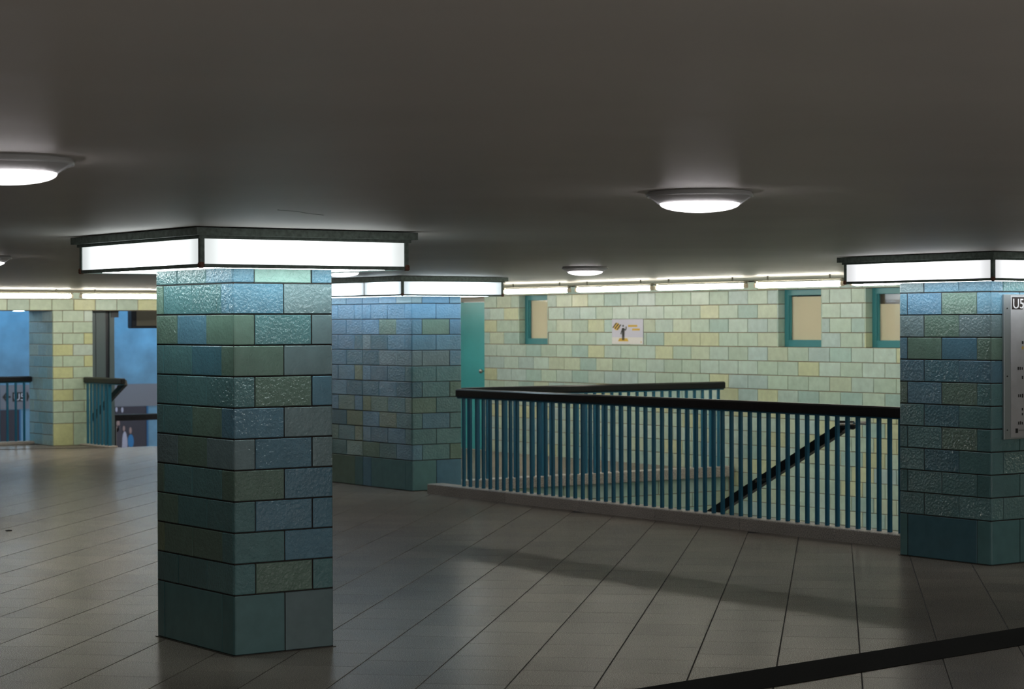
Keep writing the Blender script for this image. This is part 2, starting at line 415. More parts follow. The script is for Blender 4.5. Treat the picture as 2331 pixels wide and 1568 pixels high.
# --- ceiling
cb = MB().box(-4.2, 15.6, -3.2, 26.8, CEIL, CEIL+0.25)
ceiling = tag(cb.build('ceiling', 'ceiling'), 'low dark grey painted ceiling with faint reflections of the lamps', 'ceiling', kind='structure')
sc = MB()
pts = [(4.10, 7.42), (4.115, 7.45), (4.22, 7.49), (4.33, 7.60), (4.46, 7.69)]
for a, b_ in zip(pts, pts[1:]): sc.beam((*a, CEIL-0.0005), (*b_, CEIL-0.0005), 0.006, 0.0015)
sc.build('paint_scratch', 'crack', ceiling)
# --- the right-hand long wall with three windows and a door
PAL_WALL = [((0.48, 0.63, 0.52), 5), ((0.50, 0.65, 0.58), 4), ((0.58, 0.64, 0.41), 2.3), ((0.39, 0.57, 0.52), 2.5), ((0.53, 0.63, 0.48), 2), ((0.45, 0.60, 0.58), 2)]
def pick(pal, rng=random):
    t = rng.random()*sum(w for _, w in pal)
    for c, w in pal:
        t -= w
        if t <= 0:
            k = rng.uniform(0.93, 1.07); return tuple(x*k for x in c)
    return pal[-1][0]
WINS = [(20.842, 21.453), (16.08, 16.748), (14.80, 15.456)]
WZ0, WZ1 = 1.342, 1.942
DOOR = (22.20, 23.10, 1.87)
wb = MB(); u0, u1 = WALL_U+0.008, WALL_U+0.30
wb.box(u0, u1, -3, 22.20, -3.3, WZ0); wb.box(u0, u1, 23.10, 26.8, -3.3, WZ0)
wb.box(u0, u1, 22.20, 23.10, -3.3, -0.01)
wb.box(u0, u1, -3, 26.8, WZ1, CEIL)
edges = [-3]+[e for w in sorted(WINS) for e in w]+[22.20]
for a, b_ in zip(edges[::2], edges[1::2]): wb.box(u0, u1, a, b_, WZ0, WZ1)
wb.box(u0, u1, 23.10, 26.8, WZ0, WZ1); wb.box(u0, u1, 22.20, 23.10, DOOR[2]+0.05, WZ1)
wall_right = tag(wb.build('wall_right', 'grout_warm'), 'long wall of pale green and yellow-green glazed tiles with warm joints', 'wall', kind='structure')
rows = []
z = WZ1
rows.append((WZ1, CEIL-0.012, 0))
k = 0
while z > -3.1:
    rows.append((z-0.15, z, (k+1) % 2)); z -= 0.15; k += 1
TP = 0.3137
pieces = []
for (z0, z1, par) in rows:
    v = 26.55; j0 = 21.453+(0.5*TP if par else 0)
    js = sorted({round(j0+i*TP, 4) for i in range(-80, 20) if -2.9 < j0+i*TP < 26.55}|{-2.95, 26.55})
    cuts = []
    if z0 >= WZ0-0.01 and z1 <= WZ1+0.01: cuts += WINS
    if z0 < 1.9 and z1 > 0: cuts.append((22.20, 23.10))
    for a, b_ in zip(js, js[1:]):
        segs = [(a, b_)]
        for (p, q) in cuts:
            segs = [s for (x, y) in segs for s in ((x, min(y, p)), (max(x, q), y)) if s[1]-s[0] > 0.02]
        if z1 < -0.1 and not (11.0 < a < 18.0): segs = []
        for (x, y) in segs: pieces.append((x, y, z0, z1))
scored = []
for p in pieces:
    q = view_px((WALL_U, (p[0]+p[1])/2, (p[2]+p[3])/2)); s = 0
    if q and 1050 < q[0] < 2047 and q[1] < 1230: s = (p[1]-p[0])*(p[3]-p[2])/q[2]**3
    scored.append((s, p))
scored.sort(key=lambda t: -t[0])
rest = MB(); tint = []
for k, (s, p) in enumerate(scored):
    col = pick(PAL_WALL); w, h = p[1]-p[0]-0.007, p[3]-p[2]-0.007
    loc = (WALL_U+0.012, (p[0]+p[1])/2, (p[2]+p[3])/2)
    if k < 300 and s > 0: link('tile', tile_mesh(w, h, 'wall_tile'), wall_right, loc, -math.pi/2, col)
    else:
        me = tile_mesh(w, h, 'wall_tile'); R = Matrix.Translation(loc) @ Matrix.Rotation(-math.pi/2, 4, 'Z')
        fs = [tuple(q.vertices) for q in me.polygons]
        rest.add([tuple(R @ v.co) for v in me.vertices], fs); tint += [(col, sum(len(q) for q in fs))]
def tinted(mb, tint, name, mat, parent):
    o = mb.build(name, mat, parent); ca = o.data.color_attributes.new('tint', 'FLOAT_COLOR', 'CORNER'); arr = []
    for col, n in tint: arr += [*col, 1.0]*n
    ca.data.foreach_set('color', arr); return tag(o, kind='stuff')
tinted(rest, tint, 'wall_tile_field', 'wall_tile_attr', wall_right)
for (a, b_) in WINS:                                # tiled reveals
    for side, rz in ((b_, 0), (a, math.pi)):
        for r in range(4):
            link('reveal_tile', tile_mesh(0.096, 0.143, 'wall_tile'), wall_right, (WALL_U+0.05, side+(0.002 if rz == 0 else -0.002), WZ0+0.075+r*0.15), rz, pick(PAL_WALL))
def window(n, a, b_, gap):
    o = empty('window_%d' % n, (WALL_U+0.12, (a+b_)/2, WZ0)); w = b_-a; h = WZ1-WZ0
    fw = 0.062
    sides = []
    for nm, q in (('frame_side', (-w/2, -w/2+fw, 0, h)), ('frame_side', (w/2-fw, w/2, 0, h)), ('frame_bottom', (-w/2+fw, w/2-fw, 0, fw+0.012)), ('frame_top', (-w/2+fw, w/2-fw, h-fw, h))):
        sides.append(MB().cbox(-0.022, 0.03, q[0], q[1], q[2], q[3], 0.004).build(nm, 'win_teal', o))
    for k_, q in enumerate(((-w/2+fw-0.002, -w/2+fw+0.014), (w/2-fw-0.014, w/2-fw+0.002))):
        MB().box(-0.004, 0.02, q[0], q[1], fw, h-fw).build('sash_bead', 'win_teal', sides[k_])
    MB().box(0.018, 0.022, -w/2+fw, w/2-fw, fw, h-fw).build('pane', 'glass', o)
    MB().box(0.026, 0.030, -w/2+0.06, w/2-0.06, 0.06, h-fw-gap).build('blind', 'blind', o)
    MB().box(0.16, 0.17, -w/2, w/2, 0, h).build('room_behind', 'blind_back', o)
    return tag(o, None, 'window', kind='structure')
window(1, *WINS[0], 0.0)['label'] = 'small teal framed window with beige blind, left one near the teal door'
window(2, *WINS[1], 0.012)['label'] = 'small teal framed window with beige blind, middle one above the stairs'
window(3, *WINS[2], 0.10)['label'] = 'teal framed window partly hidden by the right column, blind not fully raised'
# door
d = empty('door_1', (WALL_U+0.04, 22.65, 0))
dl = MB().cbox(0, 0.045, -0.45, 0.45, 0.005, DOOR[2], 0.004).build('door_leaf', 'door_teal', d)
MB().tube((-0.055, -0.405, 1.0), (0.0, -0.405, 1.0), 0.009, 10).build('handle_stem', 'chrome', dl)
v, f = lathe([(0.0, -0.03), (0.014, -0.027), (0.024, -0.015), (0.027, 0), (0.024, 0.015), (0.014, 0.027), (0.0, 0.03)], 16)
link('knob', me_new('knob', v, f, 'chrome', 50), dl, (-0.06, -0.405, 1.0))
MB().box(-0.02, 0.05, -0.45, 0.45, DOOR[2]+0.004, DOOR[2]+0.05).build('door_head', 'plaster', d)
MB().box(0.046, 0.06, -0.449, 0.449, 0, DOOR[2]).build('door_stop', 'win_teal', d)
tag(d, 'smooth teal steel door with a round steel knob at the wall end', 'door', kind='structure')
# dark strip standing in for the shade between wall tiles and ceiling
tag(MB().box(WALL_U-0.035, WALL_U+0.01, 2.0, 26.5, CEIL-0.016, CEIL-0.001).build('trim_1', 'shadow_gap'), 'thin dark strip painted as the shadow line where right wall meets the ceiling', 'trim', kind='structure')
# --- left (far) wall: lintel over two stair openings and a pier between them
lb = MB()
PIER = (11.30, 11.87)
lb.box(8.0, 15.2, LEFT_V+0.008, LEFT_V+0.82, 1.792, CEIL)
for a, b_ in ((8.0, 9.2), PIER, (14.2, 15.2)):
    lb.box(a+0.006, b_-0.006, LEFT_V+0.008, LEFT_V+0.81, -3.0, 1.80)
wall_left = tag(lb.build('wall_left', 'grout_warm'), 'far tiled wall with two stair openings and a pale green pier', 'wall', kind='structure')
PAL_L = [((0.48, 0.59, 0.44), 4), ((0.56, 0.60, 0.32), 2.6), ((0.45, 0.58, 0.48), 4), ((0.48, 0.60, 0.54), 1.5)]
def ltile(a, b_, z0, z1, col): link('tile', tile_mesh(b_-a-0.007, z1-z0-0.007, 'wall_tile'), wall_left, ((a+b_)/2, LEFT_V+0.012, (z0+z1)/2), 0, col)
js = [8.0]+[10.67+0.31*i for i in range(-8, 15)]+[15.2]
for a, b_ in zip(js, js[1:]):
    ltile(a, b_, 1.792, 1.942, pick(PAL_L))
js = [8.0]+[10.67+0.155+0.31*i for i in range(-8, 15)]+[15.2]
for a, b_ in zip(js, js[1:]):
    ltile(a, b_, 1.942, CEIL-0.01, pick(PAL_L))
Yl, Gl, Al = (0.56, 0.60, 0.32), (0.46, 0.59, 0.46), (0.50, 0.61, 0.55)
pier_cols = {11: [Gl, Gl, Al], 10: [Gl, Gl], 9: [Gl, Gl, Yl], 8: [Yl, Al], 7: [Gl, Gl, Yl], 6: [Yl, Gl], 5: [Gl, Gl, Gl], 4: [Yl, Gl], 3: [Gl, Gl, Gl], 2: [Gl, Gl], 1: [Yl, Gl, Yl]}
for a, b_ in ((8.0, 9.2), (14.2, 15.2)):
    for r in range(11):
        z0 = 0.142+0.15*r; x = a
        seg = [a, a+0.155, a+0.465, a+0.775, b_] if r % 2 else [a, a+0.31, a+0.62, a+0.93, b_]
        seg = [s for s in seg if s <= b_]
        for p, q in zip(seg, seg[1:]):
            if q-p > 0.03: ltile(p, q, z0, z0+0.15, pick(PAL_L))
for r in range(10):
    z0 = 0.292+0.15*r; seg = (PIER[0], 11.586, PIER[1]) if r % 2 == 0 else (PIER[0], 11.44, 11.745, PIER[1])
    cols = pier_cols[r+2] if r+2 in pier_cols else []
    for i, (p, q) in enumerate(zip(seg, seg[1:])): ltile(p, q, z0, z0+0.15, cols[i] if i < len(cols) else pick(PAL_L))
ltile(PIER[0], 11.586, 0.0, 0.292, Yl); ltile(11.586, PIER[1], 0.0, 0.292, Gl)
PAL_S = [((0.42, 0.60, 0.60), 4), ((0.46, 0.66, 0.64), 3), ((0.34, 0.56, 0.60), 3), ((0.52, 0.64, 0.54), 1)]  # blue of the stair light put into these tile colours
for r in range(11):                                 # reveal of the pier, facing the left opening
    z0 = 0.142+0.15*r; seg = [0.012, 0.20, 0.50, 0.80] if r % 2 else [0.012, 0.35, 0.65, 0.80]
    for p, q in zip(seg, seg[1:]):
        link('reveal_tile', tile_mesh(q-p-0.007, 0.143, 'wall_tile'), wall_left, (PIER[0]+0.012, LEFT_V+(p+q)/2, z0+0.075), -math.pi/2, pick(PAL_S))
for p, q in ((0.012, 0.35), (0.35, 0.80)):
    link('reveal_tile', tile_mesh(q-p-0.007, 0.135, 'wall_tile'), wall_left, (PIER[0]+0.012, LEFT_V+(p+q)/2, 0.071), -math.pi/2, pick(PAL_S))
# --- far wall left of the openings; the hall itself goes on, open, behind the viewer; unseen left wall added to block ambient light
tag(MB().box(-4.0, 8.0, LEFT_V, LEFT_V+0.2, -0.3, CEIL).build('wall_far', 'plaster'), 'plain far wall left of the stair openings, outside the view', 'wall', kind='structure')
tag(MB().box(-4.2, -4.0, -3, 26.6, -0.3, CEIL).build('wall_light_block', 'plaster'), 'plain unseen wall added on the left to block ambient light', 'wall', kind='structure')
# --- stair hall beyond the left openings
FV = 46.0; KS = FV/36.0
def fz(z): return EYE+(z-EYE)*KS
tag(MB().box(4, 30, FV, FV+0.2, -6, 3).build('wall_stairhall', 'far_blue'), 'distant blue tiled wall seen through the stair openings', 'wall', kind='structure')
tag(MB().box(4, 30, LEFT_V+0.82, FV+0.2, 2.30, 2.45).build('ceiling_stairhall', 'plaster'), 'pale ceiling over the stairs beyond the far openings', 'ceiling', kind='structure')
tag(MB().box(4, 30, LEFT_V+0.9, FV+0.2, -4.3, -4.1).build('floor_lower', 'plaster'), 'lower level floor beyond the stairs, hidden from view', 'floor', kind='structure')
tag(MB().box(4, 8.0, LEFT_V+0.2, FV, -4.1, 2.3).build('wall_stairhall_side', 'far_blue'), 'blue side wall of the stair hall, outside the view', 'wall', kind='structure')
# --- slab face above the stairs and side walls of the stairwell
sw = MB().box(11.06, 15.2, 17.508, 17.529, -0.97, -0.057).build('wall_stairwell', 'grout_warm')
tag(sw, 'tiled face below the far railing above the descending stairs', 'wall', kind='structure')
for r in range(6):
    z1 = -0.06-0.15*r; j = 11.1+(0.155 if r % 2 else 0)
    while j < 15.15:
        q = min(j+0.31, 15.18); link('tile', tile_mesh(q-j-0.007, 0.143, 'wall_tile'), sw, ((j+q)/2, 17.512, z1-0.075), 0, pick(PAL_WALL)); j += 0.31
tag(MB().box(10.9, 11.05, 11.55, 17.6, -3.3, -0.3).build('wall_stairwell_side', 'plaster'), 'plain side wall of the stairwell under the near railing', 'wall', kind='structure')
# --- dark band set into the floor, and a thin threshold strip
bd = MB(); p = [(5.2, 7.225), (8.581, 7.562), (12.5, 7.95), (12.5, 7.59), (8.114, 7.15), (5.2, 6.86)]
bd.add([(x, y, 0.0005) for x, y in p]+[(x, y, 0.003) for x, y in p], [tuple(range(6, 12)), tuple(reversed(range(6)))]+[(i, (i+1) % 6, 6+(i+1) % 6, 6+i) for i in range(6)])
o = bd.build('trim_2', 'band'); tag(o, 'black band running across the floor in the near right corner', 'floor band', kind='structure')
import bmesh
def fixn(o):
    bm = bmesh.new(); bm.from_mesh(o.data); bmesh.ops.recalc_face_normals(bm, faces=bm.faces); bm.to_mesh(o.data); bm.free()
fixn(o)
tag(MB().beam((9.5, 26.62, 0.003), (11.72, 25.76, 0.003), 0.03, 0.006).build('trim_3', 'metal_strip'), 'thin dark threshold strip in the floor before the far openings', 'trim', kind='structure')
# ================================================================ COLUMNS
B_, G_, T_, P_, K_ = (0.12, 0.265, 0.36), (0.165, 0.27, 0.215), (0.115, 0.26, 0.275), (0.33, 0.52, 0.46), (0.185, 0.275, 0.295)
HUE = {'B': B_, 'G': G_, 'T': T_, 'P': P_, 'K': K_, 'O': (0.20, 0.26, 0.16), 'D': (0.08, 0.21, 0.27), 'U': (0.11, 0.255, 0.38)}
ZB, CP = 0.292, 0.15
def shade(ch, rng):
    k = rng.uniform(0.9, 1.1); return tuple(x*k for x in HUE[ch])
def column(name, x0, y0, w, dlen, label, spec, seed, weights, split=None):
    """spec[row] = letters for the left face from its far end to the near corner, the corner, then the right face"""
    rng = random.Random(seed); o = empty(name, (x0+w/2, y0+dlen/2, 0)); cx, cy = x0+w/2, y0+dlen/2
    i_ = 0.0045
    MB().box(-w/2+i_, w/2-i_, -dlen/2+i_, dlen/2-i_, -0.01, CEIL-0.01).build('grout_core', 'grout_dark', o)
    MB().box(-w/2-0.006, w/2+0.006, -dlen/2-0.006, dlen/2+0.006, 0.0, 0.004).build('mortar_bed', 'metal_strip', o)
    def letter(r, k):
        s = spec.get(r)
        if s and k < len(s): return s[k]
        return rng.choice(weights)
    def put(x, y, zc, rz, me, col, nm='tile'): link(nm, me, o, (x-cx, y-cy, zc), rz, col)
    rowlist = [(0, 0.003, ZB)]+[(r, ZB+(r-1)*CP, ZB+r*CP) for r in range(1, 11)]+[(11, ZB+10*CP, CEIL-0.02)]
    for r, z0, z1 in rowlist:
        h = z1-z0-GAP; zc = (z0+z1)/2; gm = 'col_tile_flat' if r == 0 else 'col_tile'
        A = (r == 0) or (r % 2 == 0)
        # joints measured from the near corner along the left face (y) and the right face (x)
        half = (split if split else dlen)
        Lj = [0.122, 0.437, 0.752] if A else [0.280, 0.597]
        Lj = [j for j in Lj if j < half-0.05]
        if r == 0: Lj = [Lj[0], Lj[-1]]
        Rj = [0.277] if A else [0.117, 0.433]
        Rj = [j for j in Rj if j < w-0.06]
        near = letter(r, 99)
        nL = len(Lj)-1; seq = []
        # corner tiles
        def corner(px, py, rz, a, b_, col): put(px, py, zc, rz, corner_mesh(a-GAP/2, b_-GAP/2, h, gm), col, 'corner_tile')
        letters = spec.get(r, '')
        far_leg = (dlen-Lj[-1]) if not split else None
        def L(k): return shade(letters[k] if k < len(letters) else rng.choice(weights), rng)
        if split:
            Ljs = list(Lj)+[split]+[dlen-j for j in reversed(Lj)]
        else: Ljs = list(Lj)
        # left face tiles from far to near
        segs = list(zip(Ljs, Ljs[1:]))[::-1]
        k = 0
        farcol = L(k); k += 1
        for (p, q) in segs:
            put(x0+0.012, y0+(p+q)/2, zc, -math.pi/2, tile_mesh(q-p-GAP, h, gm), L(k)); k += 1
        ncol = L(k); k += 1
        corner(x0, y0, 0, Lj[0], Rj[0], ncol)
        for (p, q) in zip(Rj, Rj[1:]):
            put(x0+(p+q)/2, y0+0.012, zc, 0, tile_mesh(q-p-GAP, h, gm), L(k)); k += 1
        rcol = L(k)
        ll = dlen-Ljs[-1]; rl = w-Rj[-1]
        corner(x0+w, y0, math.pi/2, rl, ll, rcol)
        corner(x0, y0+dlen, -math.pi/2, rl, ll, farcol)
        corner(x0+w, y0+dlen, math.pi, Lj[0], Rj[0], shade(rng.choice(weights), rng))
        for (p, q) in segs:
            put(x0+w-0.012, y0+dlen-(p+q)/2, zc, math.pi/2, tile_mesh(q-p-GAP, h, gm), shade(rng.choice(weights), rng))
        for (p, q) in zip(Rj, Rj[1:]):
            put(x0+w-(p+q)/2, y0+dlen-0.012, zc, math.pi, tile_mesh(q-p-GAP, h, gm), shade(rng.choice(weights), rng))
    return tag(o, label, 'column')
C1 = (4.794, 9.129, 0.553, 0.842); C2 = (10.927, 17.179, 0.571, 1.814); C3 = (10.580, 9.601, 0.555, 0.828)
column('tiled_column', *C1, 'large foreground column of dark teal and green tiles in front left', {
 11: 'TTBPB', 10: 'GTTBK', 9: 'GBGTK', 8: 'TTDGK', 7: 'TTTGB', 6: 'TTGBK', 5: 'KGKBK', 4: 'GTTGB', 3: 'GTTBB', 2: 'OGGTB', 1: 'TTTGT', 0: 'TTTK'}, 1, 'TTTTBGK')
column('tiled_column', *C2, 'dark blue tiled double column standing between the front column and the stair railing', {
 11: 'BBUUUKUB', 10: 'UUUUUUUUU', 9: 'UUUUGBGUB', 8: 'KUUDKDBBB', 7: 'BBDDKKKBK', 6: 'KBBOBBDTT', 5: 'BBDDBDTGT', 4: 'TBGBOGTGT', 3: 'TDOBOTBTK', 2: 'TGTOBBBTT', 1: 'GTGGTBTGT', 0: 'GGTBTT'}, 2, 'BBUTTGD', split=0.907)
column('tiled_column', *C3, 'column with a framed line map hung on it at the right edge', {
 11: 'KBBTB', 10: 'BUGBB', 9: 'KGKBB', 8: 'BGBGG', 7: 'BDBBB', 6: 'GBGTT', 5: 'TDTTT', 4: 'TTGTT', 3: 'TDTTT', 2: 'TTTTT', 1: 'TTTTG', 0: 'TDTT'}, 3, 'TTTBBGK')
# ================================================================ LIGHT BOXES AROUND THE COLUMNS
def lightbox(x0, x1, y0, y1, col, n, label, splits_left=()):
    o = empty('column_light_box', ((x0+x1)/2, (y0+y1)/2, 1.857)); cx, cy = (x0+x1)/2, (y0+y1)/2
    zb, zt = 1.857, 2.003
    X0, X1, Y0, Y1 = x0-cx, x1-cx, y0-cy, y1-cy; Z = lambda z: z-1.857
    lip = 0.034
    MB().box(X0-lip, X1+lip, Y0-lip, Y1+lip, Z(2.005), Z(2.040)).build('top_plate', 'frame_green', o)
    MB().box(X0-0.010, X1+0.010, Y0-0.010, Y1+0.010, Z(1.990), Z(2.005)).build('top_frame', 'frame_green', o)
    pw = 0.022
    posts = []
    for px, py in ((X0, Y0), (X1-pw, Y0), (X0, Y1-pw), (X1-pw, Y1-pw)):
        posts.append(MB().box(px, px+pw, py, py+pw, 0.0, Z(1.99)).build('corner_post', 'frame_green', o))
    bh = 0.017
    for q in ((X0, X1, Y0, Y0+0.02), (X0, X1, Y1-0.02, Y1), (X0, X0+0.02, Y0+0.02, Y1-0.02), (X1-0.02, X1, Y0+0.02, Y1-0.02)):
        MB().box(*q, 0.0, bh).build('bottom_rail', 'frame_green', o)
    for k_, (px, py) in enumerate(((X0, Y0), (X1, Y0), (X0, Y1))):
        MB().cbox(px-0.006 if px < 0 else px-0.02, px+0.02 if px < 0 else px+0.006, py-0.006 if py < 0 else py-0.02, py+0.02 if py < 0 else py+0.006, -0.003, 0.026, 0.005).build('corner_cap', 'rust', posts[k_])
    def pane(a, b_, side):
        # a thin opal pane; its long axis is local x so the glow fades towards its two ends
        w = b_-a; me = me_new('pane', box_v(-w/2, w/2, -0.002, 0.002, bh, Z(1.992)), BOXF, col)
        mid = (a+b_)/2
        if side == 'f': link('pane', me, o, (mid, Y0+0.008, 0), 0)
        if side == 'b': link('pane', me, o, (mid, Y1-0.008, 0), 0)
        if side == 'l': link('pane', me, o, (X0+0.008, mid, 0), math.pi/2)
        if side == 'r': link('pane', me, o, (X1-0.008, mid, 0), math.pi/2)
    pane(X0+pw, X1-pw, 'f'); pane(X0+pw, X1-pw, 'b'); pane(Y0+pw, Y1-pw, 'r')
    cuts = [Y0+pw]+[s-cy for s in splits_left]+[Y1-pw]
    for i, (a, b_) in enumerate(zip(cuts, cuts[1:])):
        pane(a+(0.004 if i else 0), b_-(0.004 if i < len(cuts)-2 else 0), 'l')
        if i: MB().box(X0+0.002, X0+0.012, a-0.004, a+0.004, bh, Z(1.99)).build('pane_bar', 'frame_green', o)
    C = n; hx0, hx1, hy0, hy1 = C[0]-cx-0.006, C[0]+C[2]-cx+0.006, C[1]-cy-0.006, C[1]+C[3]-cy+0.006
    ub = MB()
    for q in ((X0+0.02, X1-0.02, Y0+0.02, hy0), (X0+0.02, X1-0.02, hy1, Y1-0.02), (X0+0.02, hx0, hy0, hy1), (hx1, X1-0.02, hy0, hy1)):
        ub.box(*q, 0.006, 0.010)
    up = ub.build('underside_pane', {'side1': 'bot1', 'side2': 'bot2', 'side3': 'bot3'}[col], o)
    mx0, mx1, my0, my1 = (X0+hx0)/2, (X1+hx1)/2, (Y0+hy0)/2, (Y1+hy1)/2; lw = 0.028
    for q in ((X0+0.08, X1-0.08, my0-lw, my0+lw), (X0+0.08, X1-0.08, my1-lw, my1+lw), (mx0-lw, mx0+lw, my0+0.08, my1-0.08), (mx1-lw, mx1+lw, my0+0.08, my1-0.08)):
        MB().box(*q, 0.001, 0.005).build('glint_strip', {'side1': 'strip1', 'side2': 'strip2', 'side3': 'strip3'}[col], up)  # glowing strips added below the pane for bright glints on the tiles
    return tag(o, label, 'light')
lightbox(4.498, 5.633, 8.882, 10.239, 'side1', C1, 'glowing white light box with dark frame around the top of the foreground column')
lightbox(10.603, 11.751, 16.832, 19.34, 'side2', C2, 'cool white light box around the top of the dark blue double column', (17.52, 18.21, 18.78))
lightbox(10.330, 11.385, 9.355, 10.705, 'side3', C3, 'white light box around the top of the column carrying the line map')
# ================================================================ ROUND CEILING LAMPS
def lamp_proto(dome_mat):
    o = empty('ceiling_lamp', (0, 0, 0))
    v, f = lathe([(0.0, 0.012), (0.150, 0.012), (0.178, 0.010), (0.184, 0.0), (0.182, -0.004), (0.178, -0.002)]); link('mounting_ring', me_new('mounting_ring', v, f, 'bezel', 40), o)
    v, f = lathe([(0.180, -0.002), (0.138, -0.030), (0.134, -0.030), (0.134, -0.012), (0.170, 0.004)]); link('bezel', me_new('bezel', v, f, 'bezel', 40), o)
    v, f = lathe([(0.179, -0.001), (0.1835, -0.003), (0.1845, -0.006), (0.181, -0.007), (0.178, -0.004)]); link('rim', me_new('rim', v, f, 'rim', 40), o)
    prof = [(0.137*math.cos(t), -0.030-0.029*math.sin(t)) for t in [math.radians(a) for a in range(0, 91, 9)]]
    v, f = lathe([(0.132, -0.024)]+prof); link('opal_dome', me_new('opal_dome', v, f, dome_mat, 60), o)
    for t in (math.radians(-35), math.radians(145)):
        MB().tube((0.182*math.cos(t), 0.182*math.sin(t), -0.001), (0.139*math.cos(t), 0.139*math.sin(t), -0.031), 0.0025, 6).build('spring_clip', 'rim', o)
    MB().tube((0.158, 0.02, -0.019), (0.162, 0.02, -0.017), 0.006, 8).build('screw', 'black', o)
    return o
def copy_tree(o, parent=None):
    c = o.copy(); COL.objects.link(c); c.parent = parent
    for ch in o.children: copy_tree(ch, c)
    return c
lp = lamp_proto('dome')
LAMPS = [(4.777, 5.658, 'round ceiling lamp nearest on the right, with grey bezel and white dome'),
         (2.215, 5.53, 'round ceiling lamp cut off by the left edge, the larger one'),
         (10.236, 13.529, 'small round ceiling lamp above the middle of the tiled wall and railing'),
         (5.20, 13.37, 'small round ceiling lamp barely showing at the left edge'),
         (8.72, 14.75, 'round ceiling lamp peeking out between the two left light boxes')]
ADDED = [(7.35, 5.7), (-0.4, 5.6), (-0.4, 13.3), (2.4, 13.3), (7.55, 13.45), (2.4, 20.5), (6.5, 20.8), (1.0, -0.8), (4.5, -0.8), (8.0, 0.5), (1.5, 1.5), (3.6, 2.0), (-0.6, 3.2), (5.8, 2.6), (8.2, 3.2), (-2.4, 1.4), (-2.6, 5.0), (6.3, 0.4), (10.5, 5.7), (13.2, 5.7), (11.0, 21.5), (9.3, 17.5)]  # unseen lamps added to brighten the floor and ceiling
for k, q in enumerate(LAMPS+[(*h, None) for h in ADDED]):
    o = lp if k == 0 else copy_tree(lp)
    o.location = (q[0], q[1], CEIL-0.012)
    if q[2]: tag(o, q[2], 'lamp', 'round ceiling lamps')
    else: tag(o, 'unseen round ceiling lamp outside the view or hidden, added for its light', 'lamp', 'round ceiling lamps')
lb2 = lamp_proto('dome_blue'); lb2.name = 'stair_lamp'
for k, (x, y) in enumerate([(13.84, 34.0)]):
    o = lb2 if k == 0 else copy_tree(lb2)
    o.location = (x, y, 1.89)
    tag(o, 'distant round lamp glowing in the far left stair opening', 'lamp')
MB().tube((0, 0, 0.01), (0, 0, 0.41), 0.012, 12).build('hanger', 'bezel', lb2)
# ================================================================ FLUORESCENT TUBES ALONG THE WALLS
def tube_light(x, y, length, rz, label, z=1.957, mat='tube', top=CEIL):
    o = empty('tube_light', (x, y, z), rz); h = length/2
    r = 0.025; v = []; f = []; n = 12
    prof = [(-h+0.03, 0.008), (-h+0.035, 0.018), (-h+0.06, r), (h-0.06, r), (h-0.035, 0.018), (h-0.03, 0.008)]
    for (px, rr) in prof:
        for i in range(n):
            t = 2*math.pi*i/n; v.append((px, rr*math.cos(t), rr*math.sin(t)))
    for k in range(len(prof)-1):
        for i in range(n):
            j = (i+1) % n; f.append((k*n+i, k*n+j, k*n+n+j, k*n+n+i))
    f += [tuple(range(n)), tuple(range((len(prof)-1)*n, len(prof)*n))]
    link('tube', me_new('tube', v, f, mat, 40), o)
    for s in (-1, 1):
        MB().cbox(min(s*(h-0.033), s*h), max(s*(h-0.033), s*h), -0.022, 0.022, -0.022, 0.022, 0.006).build('lamp_holder', 'cap', o)
        MB().box(min(s*(h-0.03), s*(h-0.005)), max(s*(h-0.03), s*(h-0.005)), -0.012, 0.012, 0.015, 0.040).build('bracket', 'batten', o)
    MB().box(-h, h, -0.028, 0.028, 0.040, 0.052).build('batten', 'batten', o)
    for s in (-0.7, 0.7): MB().tube((s*h, 0, 0.052), (s*h, 0, top-z), 0.008, 8).build('hanger', 'batten', o)
    return tag(o, label, 'light', 'fluorescent tubes along the walls')
RT = [(15.60, 16.93, 'fluorescent tube in the row along the right wall beside the right column light box'), (17.06, 18.59, 'fluorescent tube in the row along the right wall, second from the right column'),
      (18.64, 20.07, 'fluorescent tube in the row along the right wall above the small printed sign'), (20.19, 21.55, 'fluorescent tube in the row along the right wall beside the blue column light box')]
TUBE_U = 13.85                                    # the tubes hang in a row well clear of the wall
KT = TUBE_U/15.05
for a, b_, l in RT: tube_light(TUBE_U, (a+b_)/2*KT, (b_-a)*KT, math.pi/2, l)
for a, b_ in ((14.1, 15.5), (12.6, 14.0), (11.1, 12.5), (9.6, 11.0), (21.65, 23.05), (23.15, 24.55)):
    tube_light(TUBE_U, (a+b_)/2*KT, (b_-a)*KT, math.pi/2, 'fluorescent tube in the row along the right wall hidden behind a column')
KL = 24.9/26.4
for a, b_, l in ((9.95, 11.50, 'fluorescent tube over the far left stair opening, at the picture edge'), (11.60, 13.05, 'fluorescent tube over the pier and right stair opening, beside the foreground column')):
    tube_light((a+b_)/2*KL, 24.9, (b_-a)*KL, 0, l, mat='tube_far')
for a, b_ in ((8.4, 9.85), (13.15, 14.6)):
    tube_light((a+b_)/2*KL, 24.9, (b_-a)*KL, 0, 'fluorescent tube before the far wall, outside the view or hidden', mat='tube_far')
for i in range(9): tube_light(10.5+1.6*i, 44.7, 1.5, 0, 'added cool white tube, unseen above the lintel, to light the far blue wall', 2.22, 'added_tube_blue', 2.3)  # unseen tubes added to brighten the far blue wall
for i in range(4): tube_light(10.5+2.2*i, 28.6, 1.5, 0, 'added cool white tube, unseen above the lintel, to light the far stairs', 2.22, 'added_tube_blue', 2.3)  # more unseen tubes, added to light the stair hall
